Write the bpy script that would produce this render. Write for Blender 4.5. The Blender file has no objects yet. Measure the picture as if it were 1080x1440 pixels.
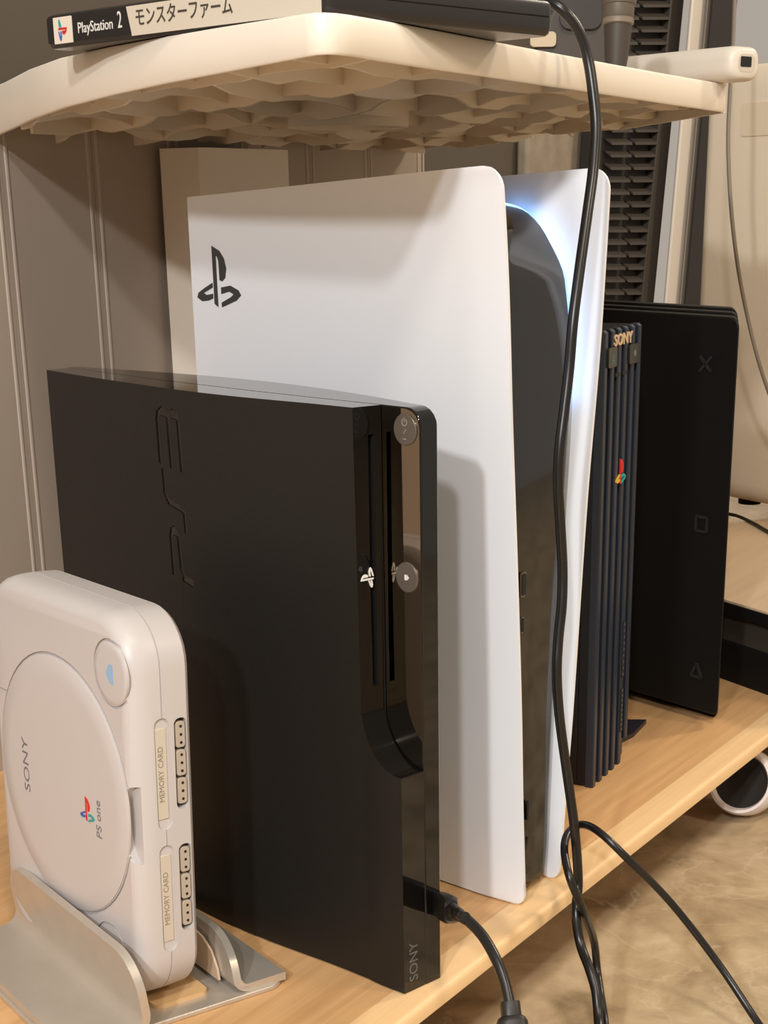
import bpy, bmesh, math, random
import numpy as np
from mathutils import Vector, Matrix
random.seed(7)
PI = math.pi
SC = bpy.context.scene
COL = SC.collection

# ------------------------------------------------------------------ camera
CAM_POS = np.array([-0.60493, -0.37622, 0.37994])
YAW, PITCH, ROLL = 1.012582, 0.345237, -0.010273
FPX, PCX, PCY = 2239.85, 592.88, 1082.38          # focal length and principal point in a 1080x1440 frame

def cam_axes():
    cy, sy, cp, sp = math.cos(YAW), math.sin(YAW), math.cos(PITCH), math.sin(PITCH)
    f = np.array([sy*cp, cy*cp, -sp]); r = np.array([cy, -sy, 0.]); u = np.cross(r, f)
    c, s = math.cos(ROLL), math.sin(ROLL)
    return c*r+s*u, -s*r+c*u, f
CR, CU, CF = cam_axes()
cd = bpy.data.cameras.new('camera'); cam = bpy.data.objects.new('camera', cd); COL.objects.link(cam)
m = Matrix(((CR[0], CU[0], -CF[0], CAM_POS[0]), (CR[1], CU[1], -CF[1], CAM_POS[1]), (CR[2], CU[2], -CF[2], CAM_POS[2]), (0, 0, 0, 1)))
cam.matrix_world = m
cd.sensor_fit = 'HORIZONTAL'; cd.sensor_width = 36.0; cd.lens = 36.0*FPX/1080.0
cd.shift_x = -(PCX-540)/1080.0; cd.shift_y = (PCY-720)/1080.0
cd.clip_start = 0.02; cd.clip_end = 60
SC.camera = cam

# surveying helpers: the point of the place seen in a given direction, at a known height / depth plane
def _ray(x, y): return CR*((x-PCX)/FPX) - CU*((y-PCY)/FPX) + CF
def on_z(x, y, z): d = _ray(x, y); return Vector(CAM_POS + d*((z-CAM_POS[2])/d[2]))
def on_y(x, y, Y): d = _ray(x, y); return Vector(CAM_POS + d*((Y-CAM_POS[1])/d[1]))
def on_x(x, y, X): d = _ray(x, y); return Vector(CAM_POS + d*((X-CAM_POS[0])/d[0]))
def at_d(x, y, D): return Vector(CAM_POS + _ray(x, y)*D)

# ------------------------------------------------------------------ world, lamps, exposure
SC.view_settings.view_transform = 'Standard'; SC.view_settings.look = 'None'
SC.view_settings.gamma = 1.0; SC.view_settings.use_curve_mapping = False
SC.view_settings.exposure = 0.0
w = bpy.data.worlds.new('room_light'); SC.world = w; w.use_nodes = True
bg = w.node_tree.nodes['Background']; bg.inputs[0].default_value = (1.0, 0.88, 0.76, 1); bg.inputs[1].default_value = 0.42

def lamp(name, loc, target, size, power, col):
    l = bpy.data.lights.new(name, 'AREA'); l.shape = 'DISK'; l.size = size; l.energy = power; l.color = col
    o = bpy.data.objects.new(name, l); COL.objects.link(o); o.location = loc
    o.rotation_euler = (Vector(target)-Vector(loc)).to_track_quat('-Z', 'Y').to_euler()
    return o
lamp('lamp_key', (-1.95, -0.50, 1.20), (0.1, 0.1, 0.2), 0.10, 23, (0.98, 0.985, 1.0))
lamp('lamp_key', (-1.85, -0.85, 1.42), (0.1, 0.1, 0.2), 0.10, 18, (0.98, 0.98, 0.99))
lamp('fill_high', (-1.0, -1.0, 2.2), (0.5, 0.1, 0.1), 0.30, 23, (1.0, 0.90, 0.76))  # added fill light, set high to reach the cream appliance over the shelf
lamp('lamp_front', (0.50, -2.0, 1.60), (0.5, 0.1, 0.0), 0.35, 13, (1.0, 0.82, 0.60))
lamp('lamp_right', (2.1, -0.9, 1.7), (1.0, 0.4, 0.1), 0.30, 22, (1.0, 0.86, 0.70))

# ------------------------------------------------------------------ materials
def lin(r, g, b):
    f = lambda c: (c/255/12.92) if c/255 <= .04045 else ((c/255+.055)/1.055)**2.4
    return (f(r), f(g), f(b), 1)
MATS = {}
def mat(name, col, rough=.5, metal=0, noise=0, nscale=40, bump=0, bscale=300, coat=0, emis=None, estr=0, spec=.5, trans=0, alpha=1):
    if name in MATS: return MATS[name]
    mt = bpy.data.materials.new(name); mt.use_nodes = True; nt = mt.node_tree; b = nt.nodes['Principled BSDF']
    b.inputs['Base Color'].default_value = col; b.inputs['Roughness'].default_value = rough; b.inputs['Metallic'].default_value = metal
    b.inputs['Coat Weight'].default_value = coat; b.inputs['Specular IOR Level'].default_value = spec
    b.inputs['Coat Roughness'].default_value = .03
    if emis: b.inputs['Emission Color'].default_value = emis; b.inputs['Emission Strength'].default_value = estr
    tc = nt.nodes.new('ShaderNodeTexCoord')
    if noise:
        n = nt.nodes.new('ShaderNodeTexNoise'); n.inputs['Scale'].default_value = nscale; n.inputs['Detail'].default_value = 5
        nt.links.new(tc.outputs['Object'], n.inputs['Vector'])
        r = nt.nodes.new('ShaderNodeValToRGB')
        r.color_ramp.elements[0].position = .3; r.color_ramp.elements[1].position = .7
        r.color_ramp.elements[0].color = [c*(1-noise) for c in col[:3]]+[1]; r.color_ramp.elements[1].color = [min(1, c*(1+noise)) for c in col[:3]]+[1]
        nt.links.new(n.outputs['Fac'], r.inputs['Fac']); nt.links.new(r.outputs['Color'], b.inputs['Base Color'])
    if bump:
        n2 = nt.nodes.new('ShaderNodeTexNoise'); n2.inputs['Scale'].default_value = bscale; n2.inputs['Detail'].default_value = 3
        nt.links.new(tc.outputs['Object'], n2.inputs['Vector'])
        bp = nt.nodes.new('ShaderNodeBump'); bp.inputs['Strength'].default_value = bump; bp.inputs['Distance'].default_value = .001
        nt.links.new(n2.outputs['Fac'], bp.inputs['Height']); nt.links.new(bp.outputs['Normal'], b.inputs['Normal'])
    MATS[name] = mt; return mt

def wood_mat(name, c1, c2, rough=.45, sc=(1.2, 34, 34)):
    mt = bpy.data.materials.new(name); mt.use_nodes = True; nt = mt.node_tree; b = nt.nodes['Principled BSDF']
    tc = nt.nodes.new('ShaderNodeTexCoord'); mp = nt.nodes.new('ShaderNodeMapping'); mp.inputs['Scale'].default_value = sc
    nt.links.new(tc.outputs['Object'], mp.inputs['Vector'])
    n = nt.nodes.new('ShaderNodeTexNoise'); n.inputs['Scale'].default_value = 2.2; n.inputs['Detail'].default_value = 8; n.inputs['Roughness'].default_value = .62; n.inputs['Distortion'].default_value = .4
    nt.links.new(mp.outputs['Vector'], n.inputs['Vector'])
    mp2 = nt.nodes.new('ShaderNodeMapping'); mp2.inputs['Scale'].default_value = (sc[0]*5, sc[1]*9, sc[2]*9)
    nt.links.new(tc.outputs['Object'], mp2.inputs['Vector'])
    n2 = nt.nodes.new('ShaderNodeTexNoise'); n2.inputs['Scale'].default_value = 2.0; n2.inputs['Detail'].default_value = 4
    nt.links.new(mp2.outputs['Vector'], n2.inputs['Vector'])
    mx = nt.nodes.new('ShaderNodeMath'); mx.operation = 'MULTIPLY_ADD'; mx.inputs[1].default_value = .35
    nt.links.new(n2.outputs['Fac'], mx.inputs[0]); nt.links.new(n.outputs['Fac'], mx.inputs[2])
    r = nt.nodes.new('ShaderNodeValToRGB'); r.color_ramp.elements[0].position = .42; r.color_ramp.elements[1].position = .92
    r.color_ramp.elements[0].color = c1; r.color_ramp.elements[1].color = c2
    nt.links.new(mx.outputs[0], r.inputs['Fac']); nt.links.new(r.outputs['Color'], b.inputs['Base Color'])
    b.inputs['Roughness'].default_value = rough
    bp = nt.nodes.new('ShaderNodeBump'); bp.inputs['Strength'].default_value = .08; bp.inputs['Distance'].default_value = .0006
    nt.links.new(n2.outputs['Fac'], bp.inputs['Height']); nt.links.new(bp.outputs['Normal'], b.inputs['Normal'])
    MATS[name] = mt; return mt

def marble_mat(name):
    mt = bpy.data.materials.new(name); mt.use_nodes = True; nt = mt.node_tree; b = nt.nodes['Principled BSDF']
    tc = nt.nodes.new('ShaderNodeTexCoord')
    n = nt.nodes.new('ShaderNodeTexNoise'); n.inputs['Scale'].default_value = 15; n.inputs['Detail'].default_value = 9; n.inputs['Roughness'].default_value = .62; n.inputs['Distortion'].default_value = .35
    nt.links.new(tc.outputs['Object'], n.inputs['Vector'])
    r = nt.nodes.new('ShaderNodeValToRGB'); e = r.color_ramp.elements
    e[0].position = .32; e[0].color = lin(138, 118, 90); e[1].position = .7; e[1].color = lin(212, 190, 156)
    k = e.new(.5); k.color = lin(182, 160, 126)
    nt.links.new(n.outputs['Fac'], r.inputs['Fac'])
    v = nt.nodes.new('ShaderNodeTexNoise'); v.inputs['Scale'].default_value = 5; v.inputs['Detail'].default_value = 6; v.inputs['Distortion'].default_value = 2.5
    nt.links.new(tc.outputs['Object'], v.inputs['Vector'])
    rv = nt.nodes.new('ShaderNodeValToRGB'); ev = rv.color_ramp.elements
    ev[0].position = .485; ev[0].color = (0, 0, 0, 1); ev[1].position = .515; ev[1].color = (0, 0, 0, 1); kk = ev.new(.5); kk.color = (.38, .38, .38, 1)
    nt.links.new(v.outputs['Fac'], rv.inputs['Fac'])
    mx = nt.nodes.new('ShaderNodeMix'); mx.data_type = 'RGBA'; mx.inputs['B'].default_value = lin(214, 192, 160)
    nt.links.new(rv.outputs['Color'], mx.inputs['Factor']); nt.links.new(r.outputs['Color'], mx.inputs['A'])
    nt.links.new(mx.outputs['Result'], b.inputs['Base Color']); b.inputs['Roughness'].default_value = .28
    MATS[name] = mt; return mt

M_OAK = wood_mat('oak', lin(196, 149, 99), lin(222, 178, 126), sc=(1.2, 55, 34))
M_LIP = wood_mat('oak_lipping', lin(222, 182, 130), lin(240, 204, 154), sc=(1.0, 22, 22))
M_TANWOOD = wood_mat('pale_wood', lin(206, 178, 144), lin(226, 198, 162))
M_FLOOR = marble_mat('marbled_tile')
M_WALL = mat('painted_board', lin(172, 158, 143), .6, noise=.03, nscale=6)
M_BEAD = mat('painted_bead', lin(184, 171, 157), .5)
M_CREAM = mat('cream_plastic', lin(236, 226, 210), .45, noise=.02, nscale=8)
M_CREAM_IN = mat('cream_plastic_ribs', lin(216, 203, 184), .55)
M_BLK = mat('matte_black_plastic', lin(25, 23, 21), .48, bump=.12, bscale=1500, spec=.35)
M_GLOSS = mat('glossy_black_plastic', lin(14, 13, 12), .06, coat=.3)
M_DULL = mat('dull_black', lin(13, 12, 11), .6, spec=.25)
M_SLOT = mat('slot_dark', lin(6, 6, 6), .7)
M_BTN = mat('grey_button', lin(98, 90, 82), .35, metal=.3)
M_GREYTXT = mat('grey_print', lin(96, 92, 88), .5)
M_WHT = mat('white_panel', lin(236, 238, 242), .38, bump=.05, bscale=1800)
M_WHTPRINT = mat('white_print', lin(225, 222, 215), .4)
M_LOGO_DK = mat('dark_logo', lin(52, 54, 54), .25)
M_LED = mat('blue_led', lin(120, 180, 255), .5, emis=(.24, .52, 1.0, 1), estr=3.6)
M_NAVY = mat('navy_plastic', lin(9, 12, 22), .3, spec=.4)
M_RIB = mat('blue_grey_rib', lin(31, 39, 52), .38)
M_OLIVE = mat('olive_button', lin(46, 46, 38), .3)
M_GREEN = mat('green_symbol', lin(60, 96, 92), .4)
M_GOLD = mat('gold_print', lin(226, 196, 160), .35, metal=.3)
M_RED = mat('red_print', lin(205, 40, 36), .4)
M_YEL = mat('yellow_print', lin(226, 176, 60), .4)
M_TEAL = mat('teal_print', lin(40, 150, 150), .4)
M_BLUEP = mat('blue_print', lin(60, 90, 170), .4)
M_PS1 = mat('off_white_plastic', lin(194, 188, 185), .4, bump=.04, bscale=2000)
M_PS1B = mat('off_white_plastic_inner', lin(198, 188, 172), .45)
M_PORT = mat('port_dark', lin(70, 62, 54), .5)
M_PORTB = mat('port_block', lin(176, 164, 148), .4)
M_LBLUE = mat('light_blue_print', lin(140, 180, 215), .4)
M_ALU = mat('brushed_aluminium', lin(204, 196, 184), .38, metal=.6, noise=.03, nscale=60, bump=.06, bscale=900)
M_ALUEDGE = mat('polished_edge', lin(216, 196, 162), .22, metal=.9)
M_SIL = mat('tan_silicone', lin(206, 168, 120), .6)
M_CABLE = mat('black_cable', lin(24, 21, 19), .32)
M_BANK = mat('white_bank', lin(216, 206, 192), .4)
M_GREY = mat('warm_grey_plastic', lin(120, 108, 92), .5)
M_DGREY = mat('dark_grey_plastic', lin(64, 56, 48), .55)
M_CORD = mat('grey_cord', lin(120, 108, 94), .5)
M_LOUVRE = mat('dark_louvre', lin(54, 47, 39), .6)
M_LOUVREB = mat('louvre_back', lin(34, 29, 24), .7)
M_PALE = mat('pale_grey_strip', lin(206, 198, 186), .45)
M_DKSTRIP = mat('dark_strip', lin(34, 29, 25), .8)
M_MOTTLE = mat('mottled_grey', lin(140, 128, 110), .7, noise=.14, nscale=45)
M_BROWN = mat('dark_brown_panel', lin(78, 68, 55), .6, noise=.05, nscale=8)
M_BEIGE = mat('beige_paint', lin(206, 176, 142), .7, noise=.03, nscale=4)
M_CASE = mat('case_black', lin(40, 37, 36), .25)
M_PAPER = mat('cream_paper', lin(206, 196, 178), .45)
M_CASECLR = mat('case_grey_edge', lin(128, 118, 106), .3)

# ------------------------------------------------------------------ geometry helpers
class MB:
    def __init__(s): s.v = []; s.f = []; s.mi = []
    def add(s, vs, fs, mi=0):
        o = len(s.v); s.v += [tuple(v) for v in vs]; s.f += [tuple(i+o for i in f) for f in fs]; s.mi += [mi]*len(fs); return s
    def box(s, x0, x1, y0, y1, z0, z1, mi=0, fn=None):
        vs = [(x, y, z) for z in (z0, z1) for y in (y0, y1) for x in (x0, x1)]
        if fn: vs = [fn(*v) for v in vs]
        return s.add(vs, [(0, 2, 3, 1), (4, 5, 7, 6), (0, 1, 5, 4), (2, 6, 7, 3), (0, 4, 6, 2), (1, 3, 7, 5)], mi)
    def loft(s, rings, cap0=True, cap1=True, closed=True, mi=0):
        n = len(rings[0]); vs = [p for r in rings for p in r]; fs = []
        for k in range(len(rings)-1):
            for i in range(n if closed else n-1):
                j = (i+1) % n; fs.append((k*n+i, k*n+j, (k+1)*n+j, (k+1)*n+i))
        if cap0: fs.append(tuple(range(n-1, -1, -1)))
        if cap1: fs.append(tuple((len(rings)-1)*n+i for i in range(n)))
        return s.add(vs, fs, mi)
    def prism(s, poly, a, b, fn=lambda p, q, r: (p, q, r), mi=0):
        return s.loft([[fn(p[0], p[1], a) for p in poly], [fn(p[0], p[1], b) for p in poly]], mi=mi)
    def tube(s, pts, r, n=10, smooth=True, mi=0):
        P = [Vector(p) for p in pts]
        if smooth: P = crom(P, 6)
        rr = r if isinstance(r, (list, tuple)) else None
        T = [(P[min(i+1, len(P)-1)]-P[max(i-1, 0)]).normalized() for i in range(len(P))]
        nrm = T[0].orthogonal().normalized(); rings = []
        for i, p in enumerate(P):
            nrm = (nrm - T[i]*nrm.dot(T[i])).normalized(); bi = T[i].cross(nrm)
            ri = r if rr is None else rr[0]+(rr[1]-rr[0])*i/(len(P)-1)
            rings.append([p+nrm*(ri*math.cos(2*PI*k/n))+bi*(ri*math.sin(2*PI*k/n)) for k in range(n)])
        return s.loft(rings, mi=mi)
    def lathe(s, prof, n=32, fn=lambda p: p, cap=True, mi=0):
        return s.loft([[fn(Vector((r*math.cos(2*PI*k/n), r*math.sin(2*PI*k/n), z))) for k in range(n)] for r, z in prof], cap, cap, mi=mi)
    def mesh(s, name, mats, angle=32, smooth=True):
        me = bpy.data.meshes.new(name); me.from_pydata(s.v, [], s.f)
        for mm in (mats if isinstance(mats, (list, tuple)) else [mats]): me.materials.append(mm)
        me.polygons.foreach_set('material_index', s.mi)
        bm = bmesh.new(); bm.from_mesh(me); bmesh.ops.recalc_face_normals(bm, faces=bm.faces); bm.to_mesh(me); bm.free()
        if smooth: me.shade_smooth(); me.set_sharp_from_angle(angle=math.radians(angle))
        return me
    def build(s, name, mats, parent=None, angle=32, smooth=True, bevel=0, seg=2, label=None):
        o = bpy.data.objects.new(name, s.mesh(name, mats, angle, smooth)); COL.objects.link(o)
        if parent: o.parent = parent
        if bevel:
            b = o.modifiers.new('bevel', 'BEVEL'); b.width = bevel; b.segments = seg; b.limit_method = 'ANGLE'; b.angle_limit = math.radians(35)
        if label: o['label'] = label
        return o

def crom(P, k):
    out = []
    for i in range(len(P)-1):
        a, b, c, d = P[max(i-1, 0)], P[i], P[i+1], P[min(i+2, len(P)-1)]
        for j in range(k):
            t = j/k
            out.append(.5*((2*b)+(c-a)*t+(2*a-5*b+4*c-d)*t*t+(3*b-a-3*c+d)*t**3))
    out.append(P[-1].copy()); return out
def rrect(w, h, r, n=6, cx=0, cy=0):
    pts = []
    for (sx, sy, a0) in ((1, 1, 0), (-1, 1, 90), (-1, -1, 180), (1, -1, 270)):
        for k in range(n+1):
            a = math.radians(a0+90*k/n); pts.append((cx+sx*(w/2-r)+r*math.cos(a), cy+sy*(h/2-r)+r*math.sin(a)))
    return pts
def circle(r, n=40, cx=0, cy=0): return [(cx+r*math.cos(2*PI*k/n), cy+r*math.sin(2*PI*k/n)) for k in range(n)]
def interp(x, xs, ys):
    return float(np.interp(x, xs, ys))
def sinterp(x, xs, ys):                                    # smooth interpolation (Hermite)
    n = len(xs)
    if x <= xs[0]: return ys[0]
    if x >= xs[-1]: return ys[-1]
    i = max(k for k in range(n) if xs[k] <= x); i = min(i, n-2)
    def sl(k):
        a, b = max(k-1, 0), min(k+1, n-1); return (ys[b]-ys[a])/(xs[b]-xs[a])
    h = xs[i+1]-xs[i]; t = (x-xs[i])/h
    return (2*t**3-3*t*t+1)*ys[i]+(t**3-2*t*t+t)*h*sl(i)+(-2*t**3+3*t*t)*ys[i+1]+(t**3-t*t)*h*sl(i+1)

def tag(o, label, cat, group=None):
    o['label'] = label; o['category'] = cat
    if group: o['group'] = group
    return o
def thing(name, label, cat, loc=(0, 0, 0), rz=0, group=None):
    o = bpy.data.objects.new(name, None); COL.objects.link(o); o.location = loc; o.rotation_euler = (0, 0, rz); o.empty_display_size = .02
    return tag(o, label, cat, group)
def struct(o): o['kind'] = 'structure'; return o

def cut(o, cutter):
    """carve real recesses: boolean difference with a temporary closed mesh"""
    c = bpy.data.objects.new('cutter', cutter.mesh('cutter', M_SLOT, smooth=False)); COL.objects.link(c)
    c.parent = o.parent
    md = o.modifiers.new('cut', 'BOOLEAN'); md.operation = 'DIFFERENCE'; md.object = c; md.solver = 'EXACT'
    bpy.context.view_layer.update(); dg = bpy.context.evaluated_depsgraph_get()
    me = bpy.data.meshes.new_from_object(o.evaluated_get(dg))
    old = o.data; o.modifiers.remove(md); nm = old.name; o.data = me; me.name = nm
    me.shade_smooth(); me.set_sharp_from_angle(angle=math.radians(32))
    bpy.data.objects.remove(c); return o

def text(name, s, size, fn, mt, parent, depth=.0002, align='CENTER', sx=1.0, bold=0, label=None):
    """lettering as a thin solid; fn maps (x, y, h) of the text plane to the parent's space"""
    cu = bpy.data.curves.new(name, 'FONT'); cu.body = s; cu.size = size; cu.align_x = align; cu.align_y = 'CENTER'; cu.resolution_u = 3
    cu.extrude = .00001; cu.offset = bold
    t = bpy.data.objects.new(name, cu); COL.objects.link(t); bpy.context.view_layer.update()
    me = bpy.data.meshes.new_from_object(t.evaluated_get(bpy.context.evaluated_depsgraph_get())); bpy.data.objects.remove(t)
    for v in me.vertices:
        v.co = Vector(fn(v.co.x*sx, v.co.y, depth if v.co.z > 0 else -.0002))
    me.materials.clear(); me.materials.append(mt); me.name = name
    for p in me.polygons: p.material_index = 0
    bm = bmesh.new(); bm.from_mesh(me); bmesh.ops.recalc_face_normals(bm, faces=bm.faces); bm.to_mesh(me); bm.free()
    o = bpy.data.objects.new(name, me); COL.objects.link(o); o.parent = parent
    if label: o['label'] = label
    return o

# emblem made of an upright letter and a ring lying round its foot; x right, y up, height 1
EM_P = [(-.17, .51), (.07, .42), (.21, .30), (.26, .14), (.22, -.02), (.10, -.07), (.07, -.06), (.07, .18), (.03, .30), (-.03, .36), (.05, -.49), (-.17, -.40)]
EM_P = [(-.14, .51), (.08, .43), (.20, .31), (.25, .15), (.21, -.01), (.12, -.07), (.04, -.05), (.04, .26), (.0, .34), (-.035, .34), (-.035, -.50), (-.14, -.45)]
EM_L = [(-.17, -.10), (-.40, -.19), (-.60, -.28), (-.64, -.36), (-.50, -.42), (-.30, -.40), (-.17, -.36), (-.17, -.28), (-.36, -.31), (-.44, -.28), (-.17, -.18)]
EM_R = [(.07, -.17), (.34, -.13), (.56, -.20), (.63, -.28), (.50, -.37), (.07, -.50), (.07, -.42), (.34, -.32), (.42, -.27), (.30, -.23), (.07, -.28)]
def emblem(parent, size, fn, mats, depth=.0003, name='emblem', label=None, sx=1.0):
    mb = MB()
    for k, poly in enumerate((EM_P, EM_L, EM_R)):
        mb.prism([(x*size*sx, y*size) for x, y in poly], -.0002, depth, fn, mi=k)
    return mb.build(name, mats, parent, smooth=False, label=label)

# ------------------------------------------------------------------ setting
FLOOR_Z = -.08; WALL_Y = .44
fl = MB().box(-2.6, 3.4, -2.4, 2.3, FLOOR_Z-.05, FLOOR_Z).build('floor', M_FLOOR); struct(fl)
wl = MB().box(-1.6, .722, WALL_Y+.006, WALL_Y+.05, FLOOR_Z, .440).build('wall_back', M_WALL); struct(wl)
step = .0862
x = .1935-step*14
pl_me = bd_me = None
WH = .440-FLOOR_Z
while x < .715:
    a, b = x+.0002, min(x+step-.0002, .7215)
    if b-a > .02:
        if abs((b-a)-(step-.0004)) < 1e-6 and pl_me is not None:
            o = bpy.data.objects.new('plank', pl_me); COL.objects.link(o)
        else:
            o = MB().box(0, b-a, 0, .006, 0, WH).build('plank', M_WALL)
            if pl_me is None: pl_me = o.data
        o.parent = wl; o.location = (a, WALL_Y, FLOOR_Z)
    prof = [(.0017*math.cos(PI*t/8), -.0009*math.sin(PI*t/8)) for t in range(9)]
    for dx in (-.0046, .0046):
        if x+dx > .719: continue
        if bd_me is None:
            o = MB().loft([[(p[0], p[1], z) for p in prof] for z in (0, WH)]).build('bead', M_BEAD); bd_me = o.data
        else:
            o = bpy.data.objects.new('bead', bd_me); COL.objects.link(o)
        o.parent = wl; o.location = (x+dx, WALL_Y+.0001, FLOOR_Z)
    x += step
wf = MB().box(.3, 3.4, 1.9, 1.98, FLOOR_Z, 2.2).build('wall_far', M_BEIGE); struct(wf)

# ------------------------------------------------------------------ oak shelf board
bt = thing('wooden_shelf', 'long pale oak shelf board carrying the row of upright consoles', 'shelf')
MB().box(-.62, 1.25, .0205, WALL_Y-.0005, -.0105, 0).build('board', M_OAK, bt)
lp = [(.0205, -.0105), (.0205, 0), (.0035, 0), (.0018, -.0005), (.0006, -.0015), (0, -.003), (0, -.009), (.0015, -.0105)]
MB().loft([[(xx, p[0], p[1]) for p in lp] for xx in (-.62, 1.25)]).build('edge_strip', M_LIP, bt, label='lighter oak strip along the front edge')

# ------------------------------------------------------------------ upper plastic shelf
ZT = .447
rk = thing('corner_rack', 'cream plastic corner rack shelf with a ribbed underside above the consoles', 'rack')
RIM = [(.1846, .4375), (.165, .411), (.143, .380), (.0808, .298), (.0374, .2337), (.0079, .1752), (-.014, .1241), (-.0312, .0805), (-.0459, .040), (-.0535, .018), (-.0545, .0125), (-.0525, .0085), (-.0475, .0062), (-.040, .0056), (-.0331, .0060), (-.0138, .0071), (.039, .0121), (.10, .0178), (.169, .0243), (.25, .0318), (.343, .0393), (.4545, .0467)]
LIPZ = [.4185, .4195, .4205, .4224, .4241, .4264, .4283, .4296, .431, .4318, .432, .4321, .4322, .4322, .4322, .4318, .4316, .4316, .4314, .4312, .4306, .430]
BK = [(.235, .4375), (.25, .4375), (.27, .4375), (.30, .4375), (.33, .4375), (.36, .4375), (.40, .4375), (.44, .4375), (.48, .4375), (.50, .4375), (.515, .4375), (.53, .4375), (.54, .4375), (.55, .4375), (.56, .4375), (.58, .4375), (.61, .4375), (.64, .4375), (.67, .4375), (.70, .4375), (.70, .34), (.66, .215)]
def rim_in(i, d):
    a, b = RIM[max(i-1, 0)], RIM[min(i+1, len(RIM)-1)]
    tx, ty = b[0]-a[0], b[1]-a[1]; L = math.hypot(tx, ty); return (RIM[i][0]-ty/L*d, RIM[i][1]+tx/L*d)
NR = len(RIM); rings = []
for i in range(NR):
    p, q = RIM[i], rim_in(i, .0028); p2 = rim_in(i, .0008); zb = LIPZ[i]
    rings.append([(p2[0], p2[1], zb), (p[0], p[1], zb+.001), (p[0], p[1], ZT-.0016), (p2[0], p2[1], ZT-.0002), (q[0], q[1], ZT), (q[0], q[1], zb)])
MB().loft(rings).build('rim', M_CREAM, rk, angle=50)
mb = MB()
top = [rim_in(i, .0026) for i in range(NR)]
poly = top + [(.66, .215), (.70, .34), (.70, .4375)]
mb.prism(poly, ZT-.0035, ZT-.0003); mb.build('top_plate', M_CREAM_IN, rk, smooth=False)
# outer end lip, along the short far end
mb = MB()
for a, b in (((.4545, .0467), (.66, .215)), ((.66, .215), (.70, .34)), ((.70, .34), (.70, .4375))):
    dx, dy = b[0]-a[0], b[1]-a[1]; L = math.hypot(dx, dy); nx, ny = -dy/L*.0028, dx/L*.0028
    mb.loft([[(p[0], p[1], z) for p in (a, b, (b[0]+nx, b[1]+ny), (a[0]+nx, a[1]+ny))] for z in (.4295, ZT-.0003)])
mb.build('end_lip', M_CREAM, rk)
def low(tt): return .4335-.0185*min(1, tt)
def inside(px, py):
    c = False; n = len(poly); j = n-1
    for i in range(n):
        if (poly[i][1] > py) != (poly[j][1] > py) and px < (poly[j][0]-poly[i][0])*(py-poly[i][1])/(poly[j][1]-poly[i][1])+poly[i][0]: c = not c
        j = i
    return c
def edge_dist(px, py):
    best = 9
    for i in range(len(poly)-2):
        (ax, ay), (bx, by) = poly[i], poly[i+1]; L2 = (bx-ax)**2+(by-ay)**2
        f = max(0, min(1, ((px-ax)*(bx-ax)+(py-ay)*(by-ay))/max(L2, 1e-12))); best = min(best, math.hypot(px-ax-f*(bx-ax), py-ay-f*(by-ay)))
    return best
_h = on_z(490, 179, .4215); HUBC, HUBR = (_h.x, _h.y), .038
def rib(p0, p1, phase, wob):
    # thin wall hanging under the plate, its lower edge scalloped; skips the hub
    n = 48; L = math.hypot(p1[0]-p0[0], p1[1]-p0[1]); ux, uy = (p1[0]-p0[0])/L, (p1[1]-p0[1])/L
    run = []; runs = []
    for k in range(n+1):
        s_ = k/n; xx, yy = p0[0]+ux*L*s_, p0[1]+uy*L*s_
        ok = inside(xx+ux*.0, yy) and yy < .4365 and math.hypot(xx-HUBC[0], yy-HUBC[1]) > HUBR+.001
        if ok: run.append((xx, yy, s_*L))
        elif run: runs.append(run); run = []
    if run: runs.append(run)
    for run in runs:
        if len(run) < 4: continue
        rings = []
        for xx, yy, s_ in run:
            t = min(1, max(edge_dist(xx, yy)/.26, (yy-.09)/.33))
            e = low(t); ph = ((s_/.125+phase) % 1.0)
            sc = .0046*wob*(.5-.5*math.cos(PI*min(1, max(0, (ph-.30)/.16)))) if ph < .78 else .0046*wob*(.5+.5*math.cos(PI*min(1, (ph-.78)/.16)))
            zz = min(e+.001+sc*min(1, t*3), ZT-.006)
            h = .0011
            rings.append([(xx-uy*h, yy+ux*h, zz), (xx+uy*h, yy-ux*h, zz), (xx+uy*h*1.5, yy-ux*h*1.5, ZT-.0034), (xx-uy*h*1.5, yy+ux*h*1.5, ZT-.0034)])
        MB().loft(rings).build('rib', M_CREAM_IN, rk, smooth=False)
ang = math.radians(4.6); ux, uy = math.cos(ang), math.sin(ang)
for k in range(1, 8):                                        # ribs parallel to the straight front rim
    d = .052*k-.012; ox, oy = -.05-uy*d, .006+ux*d; rib((ox-.1*ux, oy-.1*uy), (ox+.80*ux, oy+.80*uy), .33*k, 1.0)
for k in range(0, 9):                                        # cross ribs
    d = .078*k+.02; ox, oy = -.028+ux*d, .008+uy*d; a2 = math.radians(68); rib((ox, oy), (ox+.5*math.cos(a2), oy+.5*math.sin(a2)), .37*k, .8)
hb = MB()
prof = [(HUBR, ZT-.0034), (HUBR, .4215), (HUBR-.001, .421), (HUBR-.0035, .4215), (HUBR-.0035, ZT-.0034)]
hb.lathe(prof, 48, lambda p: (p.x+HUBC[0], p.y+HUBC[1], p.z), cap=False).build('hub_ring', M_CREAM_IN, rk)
pp = [(.344, .3985), (.3455, .3965), (.348, .3955), (.36, .3952), (.44, .3952), (.449, .3965), (.4515, .400), (.4515, .434), (.344, .434)]
MB().prism(pp, .0, .4145).build('leg_panel', M_CREAM, rk, label='broad cream upright panel at the back')

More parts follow.
